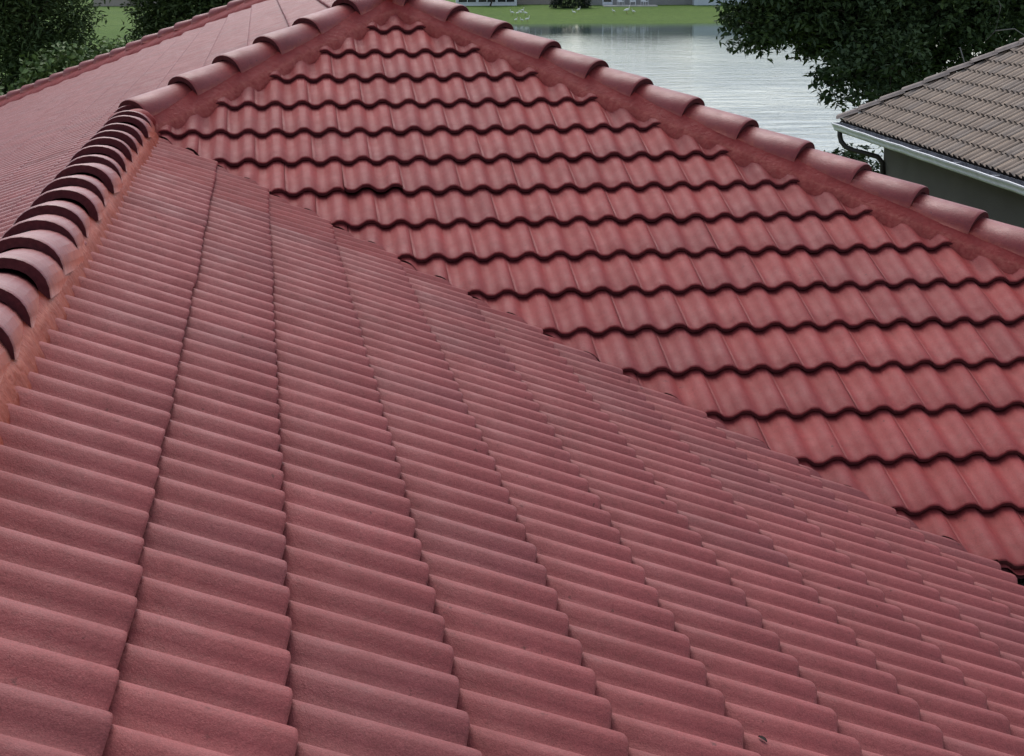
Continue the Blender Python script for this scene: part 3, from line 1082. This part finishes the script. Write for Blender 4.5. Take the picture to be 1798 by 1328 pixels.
def lobe_points(lobes, n, seed, inner=0.55):
    """cluster centres spread through the outer part of ellipsoidal lobes (cx,cy,cz,rx,ry,rz), uneven"""
    rg = np.random.default_rng(seed)
    vol = np.array([l[3] * l[4] * l[5] for l in lobes]) ** 0.75
    pick = rg.choice(len(lobes), n, p=vol / vol.sum())
    u = rg.normal(0, 1, (n, 3))
    u /= np.linalg.norm(u, axis=1)[:, None]
    r = inner + (1 - inner) * rg.random(n) ** 0.6
    L = np.array(lobes)[pick]
    bumpy = 1 + 0.14 * np.sin(u[:, 0] * 6 + L[:, 0]) * np.sin(u[:, 1] * 5 + u[:, 2] * 7)
    return L[:, :3] + u * (r * bumpy)[:, None] * L[:, 3:6]

def tree_frame(parent, base, fork, lobes, seed, r0=0.22, mats=None):
    rr = random.Random(seed)
    tr = MB()
    b, f = Vector(base), Vector(fork)
    mid = b.lerp(f, 0.5) + Vector((rr.uniform(-.2, .2), rr.uniform(-.2, .2), 0))
    tr.tube([b - Vector((0, 0, 0.15)), b + Vector((0, 0, 0.15)), mid, f], [r0 * 1.5, r0 * 1.1, r0 * 0.9, r0 * 0.75], 9)
    put_o = tr.build('trunk', M['bark'], parent)
    for l in lobes:
        c = Vector(l[:3])
        br_ = MB()
        k = f.lerp(c, 0.5) + Vector((rr.uniform(-.4, .4), rr.uniform(-.4, .4), rr.uniform(-.1, .4)))
        br_.tube([f - Vector((0, 0, 0.1)), k, c], [r0 * 0.55, r0 * 0.3, r0 * 0.1], 7)
        for q in range(4):
            e = c + Vector((rr.uniform(-.8, .8) * l[3], rr.uniform(-.8, .8) * l[4], rr.uniform(-.5, .8) * l[5]))
            br_.tube([k.lerp(c, rr.uniform(0.2, 0.9)), k.lerp(e, 0.6) + Vector((0, 0, 0.1)), e], [r0 * 0.22, r0 * 0.12, 0.01], 5)
        br_.build('limb', M['bark'], parent)

def tree(name, label, base, fork, lobes, m_leaf, n_cl, n_leaf, length, width, spread, seed, group=None, cat='tree', r0=0.22, droop=0.35, inner=0.55, extra=None, tl=(0, 1)):
    t_ = thing(name, base, label, cat, group)
    tree_frame(t_, base, fork, lobes, seed, r0)
    pts = lobe_points(lobes, n_cl, seed, inner)
    if extra is not None:
        pts = np.concatenate([pts, extra])
    leaves('crown', m_leaf, t_, pts, n_leaf, length, width, spread, seed + 1, droop, tl[0], tl[1])
    return t_

# big dark tree on the bank behind the tan roof, hanging over the water
zg_t = ground_z(16.5, 40.5)
lob = [(11.75, 37.9, -0.5, 0.75, 0.7, 0.75), (12.05, 38.0, -0.25, 1.1, 1.0, 1.05), (13.1, 38.2, -0.35, 1.2, 1.1, 1.05), (14.3, 38.2, -0.4, 1.3, 1.2, 1.3), (12.6, 38.6, 1.1, 1.75, 1.6, 1.9), (13.9, 39.0, 0.6, 1.7, 1.6, 1.95), (14.6, 38.6, -0.95, 1.6, 1.5, 1.35), (13.75, 36.5, -1.7, 0.95, 0.8, 0.78), (14.6, 36.9, -1.5, 1.0, 0.8, 0.9),
       (15.6, 40.4, 1.4, 2.6, 2.2, 2.4), (16.8, 38.6, 0.1, 2.2, 1.7, 2.0), (18.8, 39.6, 0.9, 2.6, 2.0, 2.4), (20.6, 41, 1.2, 2.6, 2.2, 2.6),
       (16.0, 41, 3.4, 3.2, 2.6, 2.0), (19, 41.2, 3.6, 3.0, 2.6, 2.0), (15.2, 39.2, -0.6, 1.5, 1.4, 1.4), (17.6, 40.6, -1.2, 2.4, 1.8, 1.6)]
rt = tree('broadleaf_tree', 'large dark glossy-leaved tree hanging over the lake behind the tan roof', (16.9, 40.8, zg_t), (16.7, 40.5, -2.2), lob, M['leaf_r'], 9000, 13, 0.18, 0.092, 0.12, 21, r0=0.26, droop=0.45, inner=0.35)
for k, (p0, p1, p2, p3) in enumerate([((17.1, 37.2, 0.3), (17.25, 37.0, -0.2), (17.1, 36.9, -0.75), (16.9, 36.9, -0.95)),
                                      ((17.1, 36.9, -0.75), (17.5, 36.8, -0.7), (17.9, 36.8, -0.95), (17.95, 36.8, -1.25)),
                                      ((16.2, 36.7, -1.1), (16.3, 36.6, -1.5), (16.25, 36.6, -1.85), (16.2, 36.6, -2.05))]):
    tw = MB()
    tw.tube([p0, p1, p2, p3], [0.016, 0.013, 0.01, 0.006], 5)
    tw.build('dead_twig', M['twig'], rt)
# shrub low behind the corner of the tan house
zb = ground_z(13.4, 33.5)
tree('shrub', 'dark leafy shrub by the water below the white gutter corner', (12.6, 33.5, zb), (12.6, 33.5, zb + 0.5), [(12.6, 33.5, zb + 0.75, 0.8, 0.7, 0.6)], M['leaf_r'], 120, 10, 0.17, 0.07, 0.12, 31, cat='shrub', r0=0.05)

# dark fine-leaved trees behind the left slope
def ltree(label, base, lobes, n, seed, m_leaf=None, ll=0.15, lw=0.045, r0=0.17):
    z = ground_z(base[0], base[1])
    return tree('evergreen_tree', label, (base[0], base[1], z), (base[0], base[1], z + 1.8), lobes, m_leaf or M['leaf_l'], int(n * 1.7), 15, ll, lw, 0.15, seed, 'trees behind the left slope', r0=r0, droop=0.15, inner=0.45)
ltree('dark fine-leaved tree at the left edge behind the red roof', (-4.9, 34.6), [(-4.6, 34.0, -1.0, 1.9, 1.5, 1.9), (-3.75, 33.8, 0.0, 1.15, 1.2, 1.5), (-5.6, 34.6, 0.9, 2.2, 1.8, 2.2), (-4.2, 35, 1.6, 1.8, 1.6, 1.8), (-3.6, 33.6, -1.5, 0.7, 0.8, 1.0)], 2300, 41)
ltree('dark fine-leaved tree behind the upper end of the left slope', (-0.4, 37.5), [(-0.9, 36.6, -0.6, 1.3, 1.3, 1.5), (0.5, 37.0, -0.3, 1.6, 1.4, 1.6), (-0.5, 37.6, 1.4, 1.9, 1.6, 1.8), (1.8, 37.6, 0.6, 1.8, 1.6, 1.9), (-1.45, 36.3, 0.1, 0.6, 0.8, 1.0)], 2200, 43)
def lshrub(label, base, rad, n, seed, m_leaf):
    z = ground_z(base[0], base[1])
    h = base[2] - z
    return tree('shrub', label, (base[0], base[1], z), (base[0], base[1], z + h * 0.5), [(base[0], base[1], base[2] - rad[2], rad[0], rad[1], rad[2])], m_leaf, n, 12, 0.13, 0.085, 0.13, seed, 'shrubs behind the left slope', 'shrub', r0=0.05, droop=0.1, inner=0.3, tl=(0.1, 1))
lshrub('bright green shrub between the two dark trees on the left', (-2.95, 31.0, -0.55), (0.75, 0.6, 0.75), 260, 51, M['leaf_s'])
lshrub('taller mid green shrub under the gap of lawn', (-2.1, 31.8, -0.55), (0.75, 0.6, 0.8), 240, 53, M['leaf_s'])
lshrub('small pale shrub at the far left edge above the roof', (-4.35, 30.2, -1.3), (0.5, 0.5, 0.5), 130, 55, M['leaf_s'])

# ------------------------------------------------------------------ far bank
def bank_z(x, y):
    return ground_z(x, y)
FROT = Matrix(((RDIR.x, FDIR.x, 0, 0), (RDIR.y, FDIR.y, 0, 0), (0, 0, 1, 0), (0, 0, 0, 1)))
def far_mtx(f, r, z=None):
    x, y = unfr(f, r)
    m_ = FROT.copy()
    m_.translation = (x, y, bank_z(x, y) if z is None else z)
    return m_
def far_house(label, f, r, wd, dp, hgt, wallm, roofm, wins, door=None, name='lakeside_house', pitch=0.36):
    m_ = far_mtx(f, r)
    h_ = put(name, None, None, m_)
    h_['label'] = label
    h_['category'] = 'house'
    h_['group'] = 'houses across the lake'
    mb = MB()
    mb.box((-wd / 2, 0, -0.3), (wd / 2, dp, hgt))
    mb.build('wall', wallm, h_, m_)
    o_ = 0.5
    rr_ = min(wd, dp) / 2 + o_
    mb = MB()
    x0, x1, y0_, y1 = -wd / 2 - o_, wd / 2 + o_, -o_, dp + o_
    rz_ = hgt + rr_ * pitch
    if wd >= dp:
        ra, rb = (x0 + rr_, (y0_ + y1) / 2, rz_), (x1 - rr_, (y0_ + y1) / 2, rz_)
        fcs = [[(x0, y0_, hgt), (x1, y0_, hgt), rb, ra], [(x1, y1, hgt), (x0, y1, hgt), ra, rb], [(x0, y1, hgt), (x0, y0_, hgt), ra], [(x1, y0_, hgt), (x1, y1, hgt), rb]]
    else:
        ra, rb = ((x0 + x1) / 2, y0_ + rr_, rz_), ((x0 + x1) / 2, y1 - rr_, rz_)
        fcs = [[(x0, y0_, hgt), (x1, y0_, hgt), ra], [(x1, y1, hgt), (x0, y1, hgt), rb], [(x0, y1, hgt), (x0, y0_, hgt), ra, rb], [(x1, y0_, hgt), (x1, y1, hgt), rb, ra]]
    for q in fcs:
        mb.face([(a, b_, c_ + 0.02) for a, b_, c_ in q])
    mb.box((x0, y0_, hgt - 0.14), (x1, y1, hgt + 0.015))
    mb.build('roof', roofm, h_, m_)
    for (xa, xb, za, zb_) in wins:
        mb = MB()
        for bx in (((xa, -0.06, za), (xb, 0.02, za + 0.07)), ((xa, -0.06, zb_ - 0.07), (xb, 0.02, zb_)), ((xa, -0.06, za + 0.07), (xa + 0.08, 0.02, zb_ - 0.07)), ((xb - 0.08, -0.06, za + 0.07), (xb, 0.02, zb_ - 0.07))):
            mb.box(*bx)
        if xb - xa > 1.3:
            mb.box(((xa + xb) / 2 - 0.04, -0.06, za + 0.07), ((xa + xb) / 2 + 0.04, 0.02, zb_ - 0.07))
        wf = mb.build('window', M['white'], h_, m_)
        mb = MB()
        mb.box((xa + 0.08, -0.02, za + 0.07), (xb - 0.08, 0.015, zb_ - 0.07))
        mb.build('pane', M['glass'], wf, m_)
    if door:
        xa, xb, zt = door
        mb = MB()
        mb.box((xa, -0.05, 0.02), (xb, 0.03, zt))
        dd = mb.build('door', M['white'], h_, m_)
        mb = MB()
        mb.box((xa + 0.12, -0.06, 0.35), (xb - 0.12, -0.045, zt - 0.15))
        mb.build('pane', M['glass'], dd, m_)
    return h_
# positions measured along the shore: r metres to the right of the viewer's line
far_house('white-framed screened house across the lake behind the right hip caps', 190.6, 4.2, 6.6, 6, 2.5, M['white'], M['far_roof2'],
          [(-3.1, -1.05, 0.32, 2.3), (-0.95, 1.05, 0.32, 2.3), (1.15, 3.1, 0.32, 2.3)])
far_house('grey-beige house with white door and patio chairs across the lake', 190.4, 21.0, 11.5, 8, 2.55, M['greige'], M['far_roof'],
          [(0.2, 1.9, 0.9, 2.1), (-1.6, -0.4, 0.9, 2.1)], door=(-4.25, -3.15, 2.1))
far_house('beige house wall across the lake between hedge and screened porch', 194.5, 10.2, 5.0, 6, 2.5, M['beige'], M['far_roof'], [(-1.2, 0.2, 0.9, 2.0)])
far_house('pale blue-grey house across the lake left of the big tree', 189.0, 38.5, 24.0, 8, 2.6, M['white_wall'], M['far_roof2'], [(-4.3, -2.5, 0.9, 2.1), (3.2, 5.0, 0.9, 2.1)])
far_house('pinkish house seen in the gap between the left trees', 196.0, -35.5, 8.0, 8, 2.6, M['beige'], M['far_roof'], [(-1.4, 0.4, 0.8, 2.0), (1.5, 3.0, 0.8, 2.0)])
# patio slab with its chairs
m_ = far_mtx(186.6, 19.2)
mb = MB()
mb.box((-2.6, 0, -0.3), (3.1, 3.6, 0.10))
tag(mb.build('patio_slab', M['concrete'], None, m_), 'low concrete patio slab in front of the far grey-beige house', 'patio')
def chair(mt, label):
    c = put('patio_chair', None, None, mt)
    tag(c, label, 'chair', 'white patio chairs across the lake')
    for sx in (-1, 1):
        for sy in (-1, 1):
            mb = MB()
            top = 0.62 if sy < 0 else 0.95
            mb.tube([(sx * 0.29, sy * 0.27, 0), (sx * 0.27, sy * 0.25 + (0.05 if sy > 0 else 0), top)], 0.028, 6)
            mb.build('leg', M['white'], c, mt)
        mb = MB()
        mb.box((sx * 0.28 - 0.04, -0.30, 0.60), (sx * 0.28 + 0.04, 0.27, 0.645))
        mb.build('armrest', M['white'], c, mt)
    mb = MB()
    mb.box((-0.27, -0.29, 0.38), (0.27, 0.26, 0.43))
    mb.build('seat', M['white'], c, mt)
    mb = MB()
    for i in range(5):
        mb.box((-0.24 + i * 0.1, 0.25, 0.43), (-0.17 + i * 0.1, 0.285, 0.98))
    mb.box((-0.27, 0.245, 0.93), (0.27, 0.292, 1.0))
    mb.build('backrest', M['white'], c, mt)
for i, (r_, a_, lb) in enumerate([(18.45, 15, 'white patio chair nearest the white door across the lake'), (19.75, -8, 'middle white patio chair of three across the lake'), (21.0, 25, 'white patio chair farthest right on the far patio')]):
    x_, y_ = unfr(187.6, r_)
    chair(far_mtx(187.6, r_, ground_z(*unfr(186.6, 19.2)) + 0.10) @ Matrix.Rotation(R(a_), 4, 'Z'), lb)
# hedge
hx, hy = unfr(185.2, 12.9)
hz = bank_z(hx, hy)
hd = thing('hedge', (hx, hy, hz), 'dark clipped hedge on the far bank beside the patio', 'hedge')
hp = np.random.default_rng(7).uniform(-1, 1, (900, 3)) * np.array([2.1, 0.7, 0.95])
hp = np.array([[hx + RDIR.x * a + FDIR.x * b_, hy + RDIR.y * a + FDIR.y * b_, hz + 0.95 + c_] for a, b_, c_ in hp])
leaves('foliage', M['leaf_h'], hd, hp, 10, 0.16, 0.09, 0.1, 71, 0.1)
for q in (-1.5, -0.5, 0.5, 1.5):
    mb = MB()
    x_, y_ = hx + RDIR.x * q, hy + RDIR.y * q
    mb.tube([(x_, y_, hz - 0.1), (x_ + 0.05, y_, hz + 0.6), (x_ - 0.05, y_, hz + 1.3)], [0.05, 0.04, 0.02], 6)
    mb.build('stem', M['bark'], hd)
# small palm-like shrub in front of the screened house
sx_, sy_ = unfr(189.0, 4.6)
tree('shrub', 'small grey-stemmed shrub in front of the screened house across the lake', (sx_, sy_, bank_z(sx_, sy_)), (sx_, sy_, bank_z(sx_, sy_) + 0.9), [(sx_, sy_, bank_z(sx_, sy_) + 1.7, 0.8, 0.7, 0.7)], M['leaf_h'], 90, 10, 0.22, 0.08, 0.15, 77, cat='shrub', r0=0.09)

# white wading birds
def bird(f, r_, rot, scale, label):
    x_, y_ = unfr(f, r_)
    mt = Matrix.Translation((x_, y_, bank_z(x_, y_))) @ Matrix.Rotation(R(rot), 4, 'Z') @ Matrix.Scale(scale * 0.68, 4)
    b_ = put('white_bird', None, None, mt)
    tag(b_, label, 'bird', 'white birds on the far bank')
    bd = MB()
    bd.tube([(-0.34, 0, 0.30), (-0.24, 0, 0.33), (-0.08, 0, 0.37), (0.10, 0, 0.40), (0.20, 0, 0.45), (0.25, 0, 0.55), (0.22, 0, 0.66), (0.26, 0, 0.735), (0.33, 0, 0.73)],
            [0.02, 0.075, 0.125, 0.115, 0.07, 0.045, 0.038, 0.048, 0.02], 10)
    bd.build('body', M['bird'], b_, mt)
    bk = MB()
    bk.tube([(0.32, 0, 0.73), (0.40, 0, 0.71), (0.46, 0, 0.65)], [0.016, 0.012, 0.004], 6)
    bk.build('bill', M['leg'], b_, mt)
    for s_ in (-1, 1):
        lg = MB()
        lg.tube([(0.0, s_ * 0.05, 0.30), (-0.02, s_ * 0.05, 0.15), (0.01, s_ * 0.05, 0.0)], 0.012, 5)
        lg.build('leg', M['leg'], b_, mt)
for (f, r_, rot, sc, lb) in [
        (176.3, 6.45, 200, 1.15, 'white bird at the left end of the flock near the hip caps'),
        (176.3, 7.0, 20, 0.95, 'second white bird from the left in the near-caps flock'),
        (177.2, 7.35, 160, 0.9, 'third white bird from the left in the near-caps flock'),
        (179.2, 7.6, 10, 1.0, 'white bird standing highest on the bank in the flock'),
        (175.6, 7.75, 190, 1.2, 'white bird at the right end of the flock near the hip caps'),
        (168.9, 6.55, 30, 0.9, 'white bird at the water edge, leftmost of three there'),
        (168.6, 7.1, 200, 0.9, 'white bird at the water edge, middle of three there'),
        (169.0, 7.65, 0, 1.1, 'white bird at the water edge, rightmost of three there'),
        (177.0, 12.7, 150, 1.0, 'white bird below the dark hedge, lower of the pair'),
        (180.0, 13.4, 20, 1.0, 'white bird below the dark hedge, upper of the pair'),
        (177.6, 16.75, 200, 1.0, 'lone white bird below the far patio, left of the larger one'),
        (177.0, 18.05, 10, 1.55, 'largest white bird on the grass below the patio chairs'),
        (177.0, 18.7, 190, 1.0, 'white bird just right of the largest one below the patio')]:
    bird(f, r_, rot, sc, lb)

# a dry leaf fragment caught on the near slope
lf = MB()
zz = sA.surf_plan(1.58, 2.25).z
for k in range(4):
    a0_, a1_ = k / 4, (k + 1) / 4
    w0, w1 = 0.011 * math.sin(a0_ * 2.7 + 0.3), 0.011 * math.sin(a1_ * 2.7 + 0.3)
    x0_, x1_ = 0.036 * a0_, 0.036 * a1_
    h0, h1 = 0.006 + 0.012 * a0_ * (1 - a0_), 0.006 + 0.012 * a1_ * (1 - a1_)
    lf.face([(x0_, -w0, h0 + 0.004), (x1_, -w1, h1 + 0.004), (x1_, 0, h1), (x0_, 0, h0)])
    lf.face([(x0_, 0, h0), (x1_, 0, h1), (x1_, w1, h1 + 0.004), (x0_, w0, h0 + 0.004)])
lo_ = lf.build('dry_leaf', plain('dry_leaf_brown', (0.05, 0.035, 0.028), 0.8, 0.2, 0.3, 60), None,
               Matrix.Translation((1.575, 2.252, zz)) @ Matrix.Rotation(R(-40), 4, 'Z') @ Matrix.Rotation(R(20), 4, 'Y') @ Matrix.Scale(0.6, 4))
tag(lo_, 'tiny dark dry leaf fragment on the near red slope at lower right', 'leaf')
